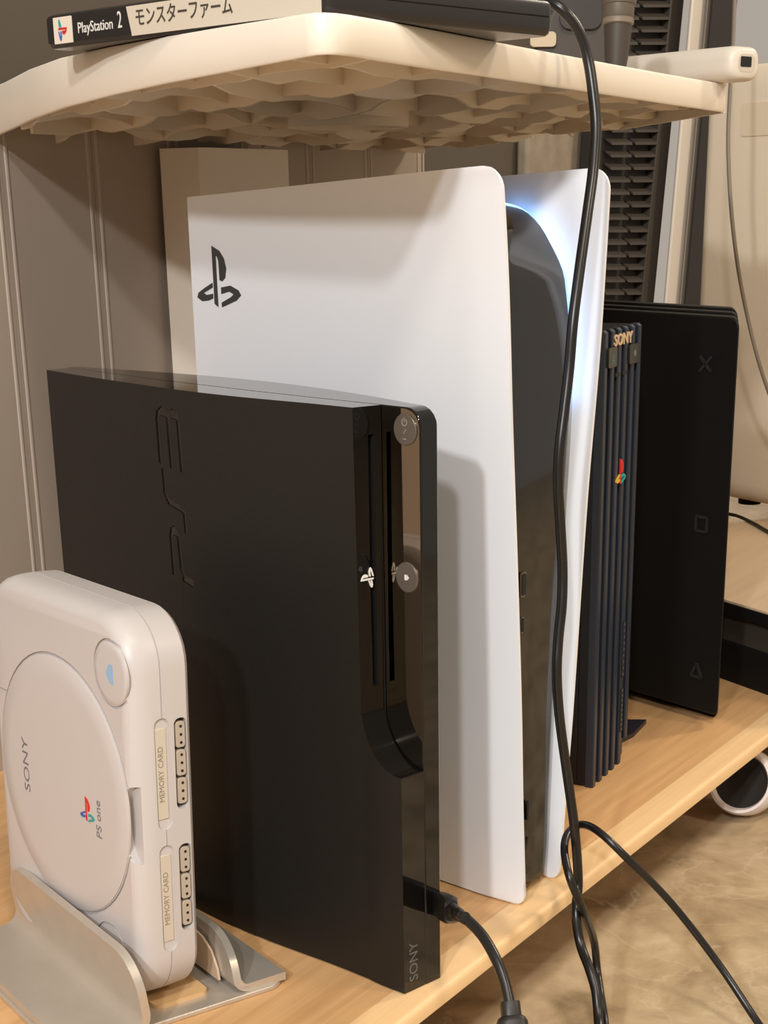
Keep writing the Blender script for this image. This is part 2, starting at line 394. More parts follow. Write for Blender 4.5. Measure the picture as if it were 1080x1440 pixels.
# ------------------------------------------------------------------ slim black console with embossed letters
Y3, T3 = .01337, -.23364
c3 = thing('game_console', 'slim matte black console with big engraved letters on its side and two round grey buttons', 'game console', (0, Y3, 0), T3)
NE = ([0, .015, .027, .053, .099, .14, .18, .24, .286], [.0003, -.0012, -.0012, -.0032, -.0085, -.0100, -.0082, -.0036, .0018])
SE = ([0, .0265, .0285, .07, .12, .2, .287], [.0157, .0148, .0146, .0128, .0116, .0122, .0172])
FA = ([0, .01, .05, .105, .165, .23, .289], [.0266, .0266, .035, .0428, .0440, .036, .0237])
H3 = .29
def cover_top(u): # recess profile in the depth/height plane
    if u >= .0262: return H3
    return .1165+.034*(1-math.sqrt(max(0, 1-(u/.0262)**2)))
secs = []
us = [0, .003, .006, .009, .012, .015, .018, .0205, .0225, .024, .0252, .0259]
for u in us:
    zt = cover_top(u); n_, s_ = sinterp(u, *NE), interp(u, *SE)-.0003
    secs.append([(n_, u, .0008), (s_, u, .0008), (s_, u, zt), (n_, u, zt)])
for u in (.0270, .04, .055, .075, .095, .115, .135, .155, .175, .195, .215, .235, .255, .272, .286):
    n_, s_ = sinterp(u, *NE), interp(u, *SE)-.0003; ds = -.0022 if u == .0270 else 0
    secs.append([(n_, u, .0008), (s_, u+ds, .0008), (s_, u+ds, H3), (n_, u, H3)])
cov = MB().loft(secs)
me_tmp = cov.mesh('cover', [M_BLK, M_GLOSS])
for p in me_tmp.polygons:
    if p.normal.y < -.5 or (p.center.y < .027 and p.normal.z > .15 and p.center.z < .2): p.material_index = 1
    if p.normal.z > .9 and p.center.z > .28: p.material_index = 1
cover = bpy.data.objects.new('cover', me_tmp); COL.objects.link(cover); cover.parent = c3
# engraved letters P S 3, read from below, and the disc slot
def stroke(mbx, pts, wd, dep=.0009):
    for i in range(len(pts)-1):
        (a0, a1), (b0, b1) = pts[i], pts[i+1]
        L = math.hypot(b0-a0, b1-a1); dx, dy = (b0-a0)/L, (b1-a1)/L; hw = wd/2; e = hw*.9
        q = [(a0-dx*e-dy*hw, a1-dy*e+dx*hw), (a0-dx*e+dy*hw, a1-dy*e-dx*hw), (b0+dx*e+dy*hw, b1+dy*e-dx*hw), (b0+dx*e-dy*hw, b1+dy*e+dx*hw)]
        mbx.prism(q, -.003, 0, lambda p, r_, t: (sinterp(p, *NE)+(dep if t == 0 else -.004), p, r_))
W_ = .0026
def U(px): return .1676-.00051*(px-218)
def Zp(py): return .2779-(py-578)*.000343
PX = lambda L: [(U(a), Zp(b)) for a, b in L]
strokes = [(PX(L), W_) for L in (
    [(218, 652), (217, 592), (219, 581), (226, 575), (233, 578), (236, 586), (238, 657)], [(237, 587), (240, 579), (246, 576), (252, 581), (254, 591), (256, 660)],
    [(222, 667), (223, 700), (227, 709), (237, 714), (250, 718), (256, 725), (257, 752)],
    [(230, 822), (229, 766), (231, 756), (236, 752), (241, 757), (243, 768), (245, 812), (249, 824), (256, 830), (263, 831)])]
strokes += [(PX([(224, 579), (250, 581)]), .0040), (PX([(230, 713), (251, 720)]), .0030), (PX([(232, 757), (239, 758)]), .0038), (PX([(250, 826), (261, 830)]), .0042)]
inl = MB()
for pts, wd in strokes:
    for q in range(len(pts)-1):
        cb = MB(); stroke(cb, pts[q:q+2], wd); cut(cover, cb)
        stroke(inl, pts[q:q+2], wd*.96, .00091)
for k, v_ in enumerate(inl.v):
    base_ = sinterp(v_[1], *NE); inl.v[k] = (base_+(.00125 if v_[0] > base_ else .00065), v_[1], v_[2])
inl.build('engraved_letters', M_GLOSS, c3, smooth=False, label='glossy engraved letters running up the side')
cut(cover, MB().box(.0072, .0108, .015, .034, .156, .277))
MB().box(.0073, .0107, .0325, .0338, .157, .276).build('disc_slot', M_SLOT, c3)
# base half
R3 = .009
bs = []
for u in [0, .0006, .002, .0042, .0066, .009]:
    d = R3-math.sqrt(max(0, R3**2-(R3-u)**2)) if u < R3 else 0
    s_, f_ = interp(u, *SE)+.0003, sinterp(u, *FA)
    bs.append([(s_, u, 0), (f_, u, 0), (f_, u, H3-d), (s_, u, H3-d)])
for u in (.014, .02, .0250, .0265, .0285, .035, .05, .07, .09, .11, .13, .15, .165, .18, .2, .22, .24, .26, .289):
    s_, f_ = interp(u, *SE)+.0003, sinterp(u, *FA)
    bs.append([(s_, u, 0), (f_, u, 0), (f_, u, H3), (s_, u, H3)])
MB().loft(bs).build('base', [M_GLOSS], c3, angle=25, bevel=.0007)
M_MIRROR = mat('dark_mirror', (.30, .255, .205, 1), .04, metal=1.0)
sv = lambda u_: interp(u_, *SE)-.0001
arc = [(.0008, .1185)]+[(u_, cover_top(u_)+.0015) for u_ in us[1:]]+[(.0262, .150), (.0262, H3-.0006), (R3, H3-.0006)]
arc += [(R3-(R3-.0008)*math.sin(a), H3-R3+(R3-.0008)*math.cos(a)) for a in np.linspace(.15, PI/2, 8)]
MB().prism(arc, 0, .0006, lambda p, q, t: (sv(p)+t, p, q)).build('ledge_strip', M_MIRROR, c3, smooth=False, label='mirror-like strip under the two round buttons')
def btn(name, z):
    b = thing_part = MB()
    mb = MB(); mb.loft([[(v_, .0094+r_*math.cos(2*PI*k/36), z+r_*math.sin(2*PI*k/36)) for k in range(36)] for v_, r_ in ((.017, .0073), (.0150, .0073), (.0146, .0070))])
    return mb.build(name, M_BTN, c3, label='round grey button')
b1 = btn('power_button', .2800); b2 = btn('eject_button', .2113)
fb = lambda zc: (lambda p, q, r_: (.0146-r_, .0094-q*0-p, zc+q))
# power mark: bar, slash, ring with stem
pm = MB()
fz = lambda p, q, r_: (.0146-r_, .0094-p, .28+q)
pm.prism([(-.0011, -.0044), (.0011, -.0044), (.0011, -.0040), (-.0011, -.0040)], -.0001, .0001, fz)
pm.prism([(-.0008, -.0018), (-.0004, -.0018), (.0012, .0004), (.0008, .0004)], -.0001, .0001, fz)
ring = [(.0018*math.cos(a), .0034+.0018*math.sin(a)) for a in np.linspace(2.2, 7.2, 20)] + [(.0014*math.cos(a), .0034+.0014*math.sin(a)) for a in np.linspace(7.2, 2.2, 20)]
pm.prism(ring, -.0001, .0001, fz); pm.prism([(-.0002, .0034), (.0002, .0034), (.0002, .0054), (-.0002, .0054)], -.0001, .0001, fz)
pm.build('power_mark', mat('pale_mark', lin(150, 142, 132), .4), b1, smooth=False)
em_ = MB(); fe = lambda p, q, r_: (.0146-r_, .0094-p, .2113+q)
em_.prism([(-.0012, -.0013), (.0002, -.0013), (.0002, .0013), (-.0012, .0013)], -.0001, .0001, fe); em_.prism([(.0005, -.0014), (.0018, 0), (.0005, .0014)], -.0001, .0001, fe)
em_.build('eject_mark', M_WHTPRINT, b2, smooth=False)
emblem(c3, .0078, lambda p, q, r_: (.0048-q, .0268-(.0048-q)*.125-r_, .2101+p), [M_WHTPRINT]*3, name='front_emblem', label='small white emblem')
text('maker_name', 'SONY', .0082, lambda p, q, r_: (.0072-q, -r_, .0165+p), M_GREYTXT, c3, label='dim grey lettering SONY')

# ------------------------------------------------------------------ tall white console
c5 = thing('game_console', 'tall white console with two flared white side panels around a glossy black core', 'game console', (0, 0, 0))
ZF = ([0, .06, .119, .198, .272, .34, .385, .395], [.1215, .1168, .1135, .1072, .1005, .0952, .0895, .0868])
ZR = ([0, .058, .1, .222, .298, .34, .381, .392], [.1690, .1762, .1815, .1935, .2040, .2080, .2112, .2118])
Y5F = .0108
def xl(y, z):
    t = max(0, (y-Y5F)/.2542); f = sinterp(z, *ZF); return f+(.168-f)*(t**1.08)
def xr(y, z):
    t = max(0, (y-Y5F)/.2542); f = sinterp(z, *ZR); return f+(.258-f)*(t**1.05)
def z_top(y): return .394-.0130*(y-Y5F)/.2542
def panel(name, xf, inner, rt, rb):
    # outline in (y,z) with rounded front corners, lofted as a curved sheet with thickness
    ny, nz = 34, 40; mb = MB(); TH = .0048
    def pos(a, b):
        y0 = Y5F; z = .001+b*(z_top(Y5F)-.001)
        # rounded front corners: start of each row moves back
        zt, zb = z_top(Y5F)-rt, .001+rb
        if z > zt: y0 += rt-math.sqrt(max(0, rt**2-(z-zt)**2))
        if z < zb: y0 += rb-math.sqrt(max(0, rb**2-(zb-z)**2))
        y = y0+(.265-y0)*a; z = .001+b*(z_top(y)-.001); return y, z
    A = [1-(1-i/ny)**1.0 for i in range(ny+1)]
    A = [(i/ny)**1.5 for i in range(ny+1)]
    Bv = [0, .002, .005, .009, .014, .02, .03]+[.03+.94*i/(nz-14) for i in range(1, nz-13)]+[.976, .982, .987, .991, .995, .998, 1.0]
    Bv = sorted(set(Bv)); nb = len(Bv)
    out = []; inn = []
    for b in Bv:
        for a in A:
            y, z = pos(a, b); xx = xf(y, z); e = min(1, (y-Y5F)/.0035+.35)
            ed = .0018*max(0, 1-a*len(A)/3.0)
            if inner > 0: out.append((xx+ed, y, z)); inn.append((xx+TH-ed*.4, y, z))
            else: out.append((xx-TH+ed*.4, y, z)); inn.append((xx-ed, y, z))
    n = len(A); fs = []
    N = len(out)
    for j in range(nb-1):
        for i in range(n-1):
            k = j*n+i; fs.append((k, k+1, k+n+1, k+n)); fs.append((N+k, N+k+n, N+k+n+1, N+k+1))
    for j in range(nb-1):
        k = j*n; fs.append((k, k+n, N+k+n, N+k)); k = j*n+n-1; fs.append((k, N+k, N+k+n, k+n))
    for i in range(n-1):
        fs.append((i, N+i, N+i+1, i+1)); k = (nb-1)*n+i; fs.append((k, k+1, N+k+1, N+k))
    mb.add(out+inn, fs); return mb.build(name, M_WHT, c5, angle=40)
lpan = panel('side_panel', xl, 1, .011, .007); rpan = panel('side_panel', xr, -1, .012, .007)
emblem(c5, .034, lambda p, q, r_: (xl(.238-p, .337+q)-r_, .238-p, .337+q), [M_LOGO_DK]*3, name='side_emblem', label='dark grey emblem near the top back corner')
# glossy core
CY = ([.006, .016, .057, .099, .16, .22, .2745, .308, .338, .347, .356, .364, .371, .374, .3757], [.0235, .0235, .025, .0268, .0275, .0276, .029, .032, .0375, .042, .0485, .055, .064, .0715, .0805])
core = MB(); rings = []
path = [(sinterp(z, *CY), z) for z in list(np.linspace(.006, .337, 22))+[.342, .347, .352, .356, .360, .364, .368, .371, .3728, .374, .3750, .3757]]
for (y, z) in path:
    y = y-.0058; a, b = xl(y, z)+.0078, xr(y, z)-.0125
    n = 8; ring = []
    for i in range(n+1):
        s_ = i/n; xx = a+(b-a)*s_; bul = -.0012*math.sin(PI*s_)+.25*(b-xx)
        ring.append((xx, y+bul, z))
    yb = .262
    ring += [(xr(yb, z)-.0125, yb, z), (xl(yb, z)+.0078, yb, z)]
    rings.append(ring)
M_CORE = mat('piano_black', lin(20, 18, 16), .07, coat=.5, spec=.8)
core.loft(rings).build('core', M_CORE, c5, angle=30)
# light strips between core and panels
for nm, fx, off in (('light_strip', xr, -.0062), ('light_strip', xl, .0062)):
    mb = MB(); rr_ = []
    for y, z in path:
        if z < .265 or y > .15: continue
        yy = y-.0038 if off < 0 else y+.012; xx = fx(yy, z)+(-.0123 if off < 0 else .0070); d = .0010 if off < 0 else -.0008
        rr_.append([(xx, yy, z+.001), (xx+d, yy, z+.001), (xx+d, yy+.006, z-.001), (xx, yy+.006, z-.001)])
    mb.loft(rr_).build(nm, M_LED, c5, label='glowing blue light strip')
def core_xy(z, s_): y = sinterp(z, *CY)-.0058; a, b = xl(y, z)+.0078, xr(y, z)-.0125; return a+(b-a)*s_, y-.0012*math.sin(PI*s_)+.25*(b-a)*(1-s_)
for nm, z0, z1, w_, s_ in (('usb_port', .173, .187, .0062, .50), ('usb_port', .153, .162, .0034, .48)):
    xx, yy = core_xy((z0+z1)/2, s_)
    fr = MB().prism(rrect(w_, z1-z0, min(w_, .004)*.3, 3, xx, (z0+z1)/2), 0, .0006, lambda p, q, r_: (p, yy-r_, q)).build(nm, mat('port_metal', lin(120, 108, 90), .3, metal=.8), c5)
    MB().prism(rrect(w_*.72, (z1-z0)*.86, w_*.2, 3, xx, (z0+z1)/2), 0, .0004, lambda p, q, r_: (p, yy-.0005-r_, q)).build('port_opening', M_SLOT, fr)
for z0, z1 in ((.024, .034), (.044, .056)):
    xx, yy = core_xy(.04, .5)
    MB().prism(rrect(.002, z1-z0, .0009, 3, xx, (z0+z1)/2), 0, .0007, lambda p, q, r_: (p, yy-r_, q)).build('console_button', M_DULL, c5)

# ------------------------------------------------------------------ navy ribbed console
X2, Y2, T2 = .31768, .06294, .10654
c2 = thing('game_console', 'dark navy console standing upright with vertical front ribs and a coloured emblem', 'game console', (X2, Y2, 0), T2)
W2, D2, H2 = .0715, .182, .301
MB().box(.0006, W2, .0035, D2, .001, H2-.0005).build('body', M_NAVY, c2, bevel=.0012)
rw = .0062; pitch = (W2-rw)/5
for k in range(6):
    v0 = k*pitch; zb = .0 if k < 5 else .016
    prof = [(v0, .0055), (v0, .0008), (v0+.0008, 0), (v0+rw-.0008, 0), (v0+rw, .0008), (v0+rw, .0055)]
    mb = MB(); r1 = [(p[0], p[1], zb) for p in prof]; r2 = [(p[0], p[1], H2-.0015) for p in prof]; r3 = [(p[0], min(.0055, p[1]+.0018), H2) for p in prof]
    mb.loft([r1, r2, r3]).build('front_rib', M_RIB, c2)
MB().box(.0008, W2*.5, .03, .16, H2-.0006, H2+.0002).build('top_grille', M_DULL, c2)
for k in range(5):
    MB().box(-.0004, .0010, .012+.034*k, .036+.034*k, .004, H2-.006).build('side_rib', M_NAVY, c2, bevel=.0004)
e1 = MB().prism(rrect(.0152, .0122, .0012, 3, .0118, .2842), 0, .0012, lambda p, q, r_: (p, -.0002-r_, q)).build('eject_button', M_OLIVE, c2, label='small square olive button with a green mark')
ef = lambda p, q, r_: (.0118+p, -.0014-r_, .2842+q)
mk = MB(); mk.prism([(-.003, -.0005), (.003, -.0005), (0, .003)], 0, .0002, ef); mk.prism([(-.003, -.0028), (.003, -.0028), (.003, -.0012), (-.003, -.0012)], 0, .0002, ef); mk.build('eject_mark', M_GREEN, e1, smooth=False)
e2 = MB().prism(rrect(.0170, .0122, .0012, 3, .0535, .2830), 0, .0012, lambda p, q, r_: (p, -.0002-r_, q)).build('power_button', M_OLIVE, c2, label='small square dark button')
MB().prism(circle(.0022, 18, .0545, .2832), 0, .0002, lambda p, q, r_: (p, -.0014-r_, q)).build('power_mark', mat('teal_mark', lin(96, 112, 110), .4), e2)
text('maker_name', 'SONY', .0098, lambda p, q, r_: (.0335+p, -.0001-r_, .2935+q), M_GOLD, c2, depth=.0006, sx=1.35, bold=.00022, label='pale gold lettering SONY')
emblem(c2, .0165, lambda p, q, r_: (.0365+p*.9, -.0002-r_, .2095+q), [M_RED, M_YEL, M_TEAL], depth=.0008, name='front_emblem', label='red, yellow and teal emblem')
MB().box(.0215, .030, -.0001, .001, .2712, .2733).build('tray_gap', M_SLOT, c2)
MB().box(.036, .0445, -.0001, .001, .2712, .2733).build('tray_gap', M_SLOT, c2)
for z0, z1 in ((.064, .104), (.024, .056)):
    pt = MB().box(.0528, .0580, -.0004, .0012, z0, z1).build('controller_port', M_SLOT, c2)
    mb = MB(); n = 9
    for k in range(n):
        zc = z0+(z1-z0)*(k+.5)/n; mb.box(.0542, .0562, -.0007, -.0003, zc-.0009, zc+.0009)
    mb.build('pins', mat('pin_grey', lin(74, 80, 88), .4), pt)
pl_ = [(.0700, .020), (.1150, .0095), (.1500, .0110), (.1420, .0300), (.105, .055), (.0700, .055)]
MB().prism(pl_, 0.0002, .0035).build('stand_plate', mat('navy_grey', lin(44, 42, 50), .4), c2, label='flat dark foot reaching out to the right')

# ------------------------------------------------------------------ layered black console
X4, Y4, T4 = .48281, .03944, -.31571
c4 = thing('game_console', 'wide dull black console of three stacked layers at the right end of the row', 'game console', (X4, Y4, 0), T4)
def layer(v0, v1, u0, z0, z1):
    mb = MB(); r = .007; u1 = .300
    pl2 = [(u0+r-r*math.sin(a), z1-r+r*math.cos(a)) for a in np.linspace(0, PI/2, 6)]
    pl2 += [(u0+r*.6-r*.6*math.cos(a), z0+r*.6-r*.6*math.sin(a)) for a in np.linspace(0, PI/2, 5)]
    pl2 += [(u1, z0), (u1, z1)]
    e = .0012
    rings = []
    for v_, s_ in ((v0, e), (v0+e, 0), (v1-e, 0), (v1, e)):
        cu_, cz_ = (u0+u1)/2, (z0+z1)/2
        rings.append([(v_, p+(s_+.88*(v_-v0) if p < cu_ else -s_), q+(s_ if q < cz_ else -s_)) for p, q in pl2])
    return mb.loft(rings).build('layer', M_DULL, c4, angle=35)
layer(0, .0155, 0, .0092, .299); layer(.0175, .033, .0150, .000, .3005); layer(.035, .0505, .0300, .0, .302)
MB().box(.014, .037, .048, .297, .004, .294).build('inner_body', M_SLOT, c4)
n4 = (math.cos(T4), math.sin(T4))
def on4(px, py):
    d = _ray(px, py); P = np.array([X4, Y4, 0]); n_ = np.array([n4[0], n4[1], 0]); q = CAM_POS+d*(((P-CAM_POS)@n_)/(d@n_))
    dx, dy = q[0]-X4, q[1]-Y4; return (-dx*math.sin(T4)+dy*math.cos(T4), q[2])
M_FOOT = mat('foot_grey', lin(32, 30, 28), .5)
def bar(mb, a, b, wd, u0, z0):
    L = math.hypot(b[0]-a[0], b[1]-a[1]); dx, dy = (b[0]-a[0])/L*wd/2, (b[1]-a[1])/L*wd/2
    mb.prism([(a[0]-dy, a[1]+dx), (a[0]+dy, a[1]-dx), (b[0]+dy, b[1]-dx), (b[0]-dy, b[1]+dx)], -.0002, .0012, lambda p, q, r_: (-r_, u0+p, z0+q))
S4 = .0052
u0, z0 = on4(993, 512); mb = MB(); bar(mb, (-S4, -S4), (S4, S4), .002, u0, z0); bar(mb, (-S4, S4), (S4, -S4), .002, u0, z0); mb.build('cross_foot', M_FOOT, c4, label='small grey cross')
u0, z0 = on4(987, 737); mb = MB()
for a, b in (((-S4, -S4), (S4, -S4)), ((S4, -S4), (S4, S4)), ((S4, S4), (-S4, S4)), ((-S4, S4), (-S4, -S4))): bar(mb, a, b, .002, u0, z0)
mb.build('square_foot', M_FOOT, c4, label='small grey square')
u0, z0 = on4(980, 942); mb = MB()
for a, b in (((-S4, -S4), (S4, -S4)), ((S4, -S4), (0, S4)), ((0, S4), (-S4, -S4))): bar(mb, a, b, .002, u0, z0)
mb.build('triangle_foot', M_FOOT, c4, label='small grey triangle')

# ------------------------------------------------------------------ small white console in an aluminium stand
O1 = (-.0897, .1027); T1 = -.32
c1 = thing('game_console', 'small rounded off-white console with a round lid held upright in a metal stand', 'game console', (O1[0]-.0032, O1[1]+.0006, .0082), T1)
c1.rotation_euler = (0, .028, T1)
W1, D1, H1 = .0335, .145, .195
def outline1(ins, r): return rrect(D1-2*ins, H1-2*ins, max(.004, r-ins), 8, D1/2, H1/2)
prof1 = [(0, .0068), (.0006, .0051), (.0022, .0029), (.0055, .0011), (.0105, .0002), (.0160, 0), (.0162, .0007), (.0166, .0007), (.0168, 0), (.0225, .0002), (.0300, .0006), (.0322, .0024), (.0337, .0056), (.0344, .0092)]
body = MB().loft([[(v_, p[0], p[1]) for p in outline1(ins, .026)] for v_, ins in prof1]).build('body', M_PS1, c1, angle=40)
LC, LR = (.0705, .0985), .066
def annulus(mbx, c, r0, r1, v0, v1, n=56):
    q = lambda r_, v_: [(v_, c[0]+r_*math.cos(2*PI*k/n), c[1]+r_*math.sin(2*PI*k/n)) for k in range(n)]
    R_ = [q(r0, v0), q(r1, v0), q(r1, v1), q(r0, v1), q(r0, v0)]
    mbx.loft(R_, False, False)
cb = MB(); annulus(cb, LC, LR-.0004, LR+.0007, -.002, .0012); cut(body, cb)
EB = (.0160, .1672)
cb = MB(); annulus(cb, EB, .0152, .0164, -.002, .0012); cut(body, cb)
# groove from lid towards the back, finger notch in front of the lid
cb = MB(); cb.box(-.002, .0010, .118, .150, .1335, .1343); cut(body, cb)
lid = MB(); nl = 64
lid.loft([[(v_, LC[0]+r_*math.cos(2*PI*k/nl), LC[1]+r_*math.sin(2*PI*k/nl)) for k in range(nl)] for v_, r_ in ((.0005, LR-.0009), (-.0006, LR-.0009), (-.0010, LR-.0016), (-.0013, LR-.012), (-.0015, .02), (-.0016, .001))])
lid.build('lid', M_PS1, c1, label='large round disc lid')
eb = MB(); eb.loft([[(v_, EB[0]+r_*math.cos(2*PI*k/40), EB[1]+r_*math.sin(2*PI*k/40)) for k in range(40)] for v_, r_ in ((.001, .0149), (-.0001, .0149), (-.0005, .0143), (-.0006, .012), (-.0006, .001))])
ebo = eb.build('eject_button', M_PS1, c1, label='round button with a pale blue eject mark')
fe1 = lambda p, q, r_: (-.00065-r_, EB[0]-q*0-p, EB[1]+q)
mk = MB(); mk.prism([(-.0036, 0), (-.0002, -.0045), (-.0002, .0045)], 0, .0002, fe1); mk.prism([(.0006, -.0046), (.0028, -.0046), (.0028, .0046), (.0006, .0046)], 0, .0002, fe1)
mk.build('eject_mark', M_LBLUE, ebo, smooth=False)
# finger notch beside the lid
nt_ = [(.0055+.011*math.cos(a)-.010, .0965+.019*math.sin(a)) for a in np.linspace(0, 2*PI, 28, endpoint=False)]
nt_ = [(.0028-.0092*math.cos(a)*1.0, .0955+.0195*math.sin(a)) for a in np.linspace(0, 2*PI, 28, endpoint=False)]
cb = MB(); cb.prism(nt_, -.006, .0045, lambda p, q, r_: (r_, p, q)); cut(body, cb)
# lower corner button recess
cb = MB(); annulus(cb, (.030, .021), .0150, .0161, -.002, .0012); cut(body, cb)
fl1 = lambda u_, z_: (lambda p, q, r_: (-.0013-r_, u_+q, z_+p))
text('maker_name', 'SONY', .0088, lambda p, q, r_: (-.0013-r_, .1075+q, .0990+p), mat('grey_ink', lin(110, 106, 108), .5), lid and c1, sx=1.25, label='grey lettering SONY running up the lid')
emblem(c1, .0125, lambda p, q, r_: (-.00145-r_, .0440-p*.9, .0930+q), [M_RED, M_BLUEP, M_TEAL], name='lid_emblem', label='red and blue emblem on the lid')
text('model_name', 'PS one', .0072, lambda p, q, r_: (-.0014-r_, .0330+q, .0910+p), mat('grey_ink2', lin(120, 116, 118), .5), c1, label='grey lettering PS one running up the lid')
# sockets on the front edge
def front_cut(v0, v1, z0, z1, dep, r_):
    cb = MB(); cb.prism(rrect(v1-v0, z1-z0, r_, 5, (v0+v1)/2, (z0+z1)/2), -.004, dep, lambda p, q, t: (p, t, q)); cut(body, cb)
for i, (zc, zd) in enumerate(((.1190, .1225), (.0560, .0595))):
    v0, v1 = .0120, .0198
    front_cut(v0, v1, zc-.0275, zc+.0275, .0012, .0036)
    card = MB().box(v0+.0007, v1-.0012, .0007, .0030, zc-.0225, zc+.0225).build('card_slot_door', M_PS1B, c1, bevel=.0004, label='narrow door lettered MEMORY CARD')
    text('door_lettering', 'MEMORY CARD', .0039, lambda p, q, t: (.0152-q, .0007-t, zc+p), mat('grey_ink3', lin(138, 126, 110), .5), card, depth=.0001)
    cav0, cav1 = .0226, .0298
    front_cut(cav0, cav1, zd-.0225, zd+.0225, .006, .003)
    MB().box(cav0+.0002, cav1-.0002, .0050, .0058, zd-.022, zd+.022).build('port_recess', M_PORT, c1)
    for k in range(3):
        z_ = zd+.0140*(k-1)
        pb = MB().prism(rrect(.0052, .0128, .0016, 3, (cav0+cav1)/2+.0004, z_), -.0002, .0048, lambda p, q, t: (p, t+.0014, q)).build('port_block', M_PORTB, c1, bevel=.0003)
        md = MB()
        for j in range(3): md.prism(circle(.0007, 8, (cav0+cav1)/2+.0006, z_+.0040*(j-1)), 0, .0002, lambda p, q, t: (p, .0012-t, q))
        md.build('pin_holes', M_SLOT, pb)

TS = -.39
st = thing('console_stand', 'brushed aluminium vertical stand gripping the small off-white console', 'stand', (O1[0], O1[1], 0), TS)
MB().prism(rrect(.124, .140, .010, 6, .0135, .066), .0, .0028).build('base_plate', M_ALU, st, bevel=.0006)
# left half: wide wing and tall fin
ul, uh = -.010, .140
def fin(name, sec, u0_, u1_, rad, ztop, label):
    # sec: list of (v,z) centre line from wing edge to fin top; thickness t; fin top corners rounded by limiting z near ends
    mb = MB(); t = .0021; rings = []
    N = 40
    for k in range(N+1):
        u_ = u0_+(u1_-u0_)*(.5-.5*math.cos(PI*k/N))
        d = min(u_-u0_, u1_-u_)
        lim = ztop if d >= rad else ztop-rad+math.sqrt(max(0, rad**2-(rad-d)**2))
        lim = max(lim, sec[0][1]+.0006)
        left = []; right = []
        for i, (v_, z_) in enumerate(sec):
            a, b = sec[max(i-1, 0)], sec[min(i+1, len(sec)-1)]
            dx, dz = b[0]-a[0], b[1]-a[1]; L = math.hypot(dx, dz); nx, nz = -dz/L*t, dx/L*t
            zz = z_; vv = v_
            if z_ > lim: 
                zz = lim
                j = max(1, next((q for q in range(len(sec)) if sec[q][1] >= lim), len(sec)-1)); f = (lim-sec[j-1][1])/max(1e-9, sec[j][1]-sec[j-1][1]); vv = sec[j-1][0]+f*(sec[j][0]-sec[j-1][0])
            left.append((vv+nx, u_, zz+nz)); right.append((vv-nx, u_, zz-nz))
        rings.append(left+right[::-1])
    return mb.loft(rings).build(name, M_ALU, st, angle=45, label=label)
def fil(v0, z0, v1, z1, sgn, r, lean):
    # wing from v0 to fin at v1, concave fillet, fin up to z1
    pts = [(v0, z0)]
    cx, cz = v1-sgn*r, z0+r
    pts.append((v0+(cx-v0)*.5, z0))
    for k in range(7):
        a = PI/2*k/6; pts.append((cx+sgn*r*math.sin(a), cz-r*math.cos(a)))
    for k in range(1, 8):
        f = k/7; pts.append((v1+lean*f, cz+(z1-cz)*f))
    return pts
fin('fin', fil(-.0470, .0050, -.0090, .0450, 1, .010, -.0035), -.015, .139, .020, .0450, 'left wing curving up into the tall fin')
fin('fin', fil(.0755, .0050, .0480, .0310, -1, .006, .0015), -.002, .128, .028, .0310, 'right wing curving up into a shorter fin')
MB().prism(rrect(.030, .125, .004, 4, .0215, .070), .0028, .0052).build('grip_pad', M_SIL, st, label='tan silicone floor pad')
MB().prism([(u_, z_) for u_, z_ in ((.012, .006), (.10, .006), (.10, .026), (.040, .026), (.028, .0245), (.019, .020), (.0135, .012))], 0, .0012, lambda p, q, t: (.0448+t-.0005, p, q)).build('side_pad', mat('pinkish_pad', lin(196, 172, 146), .55), st, label='tan pad on the inner face of the fin')

# ------------------------------------------------------------------ cables
def cable(name, pts, r, label, n=10):
    o = MB().tube(pts, r, n).build(name, M_CABLE, angle=60); return tag(o, label, 'cable')
A_ = [(726, -30, .050), (748, -14, .040), (770, 0, .028), (790, 13, .020), (812, 40, .014), (826, 80, .010), (834, 130, .006), (838, 180, .003), (834, 240, .001), (826, 300, -.001), (815, 380, -.003), (806, 450, -.004), (800, 520, -.004), (793, 580, -.004), (787, 630, -.004), (785, 680, -.004), (788, 740, -.004), (791, 800, -.004), (790, 850, -.005), (785, 900, -.005), (783, 950, -.006), (787, 1010, -.006), (797, 1085, -.007), (808, 1166, -.0115), (813, 1237, -.0115), (810, 1283, -.016), (816, 1327, -.0215), (829, 1363, -.032), (838, 1395, -.039), (842, 1440, -.046), (845, 1490, -.060)]
cable('power_cable', [on_y(px, py, y) for px, py, y in A_], .0028, 'long black cable hanging down in front of the tall white console')
B_ = [(1110, 1500, -.125), (1067, 1440, -.110), (1010, 1355, -.082), (944, 1270, -.056), (883, 1208, -.04), (845, 1172, -.024), (822, 1160, -.009), (806, 1164, -.0025), (796, 1178, -.003), (794, 1202, -.009), (803, 1240, -.0185), (821, 1282, -.0215), (835, 1322, -.0165), (840, 1365, -.019), (845, 1400, -.028), (851, 1440, -.037), (853, 1490, -.052)]
cable('looped_cable', [on_y(px, py, y) for px, py, y in B_], .0023, 'thin black cable looping off the hanging one towards the floor')
cc = thing('charging_cable', 'short black cable plugged into the slim black console and drooping over the edge', 'cable')
Cp = [(646, 1286, -.030), (660, 1296, -.036), (680, 1318, -.046), (698, 1350, -.056), (710, 1382, -.063), (717, 1412, -.068)]
P_ = [on_y(px, py, y) for px, py, y in Cp]
MB().tube(P_, .0026, 10).build('cord', M_CABLE, cc, angle=60)
u3 = Vector((-math.sin(T3), math.cos(T3), 0)); v3 = Vector((math.cos(T3), math.sin(T3), 0))
pb0 = Vector((0, Y3, .0405))+v3*.0285+u3*.004
dirp = (on_y(652, 1290, -.032)-pb0).normalized()
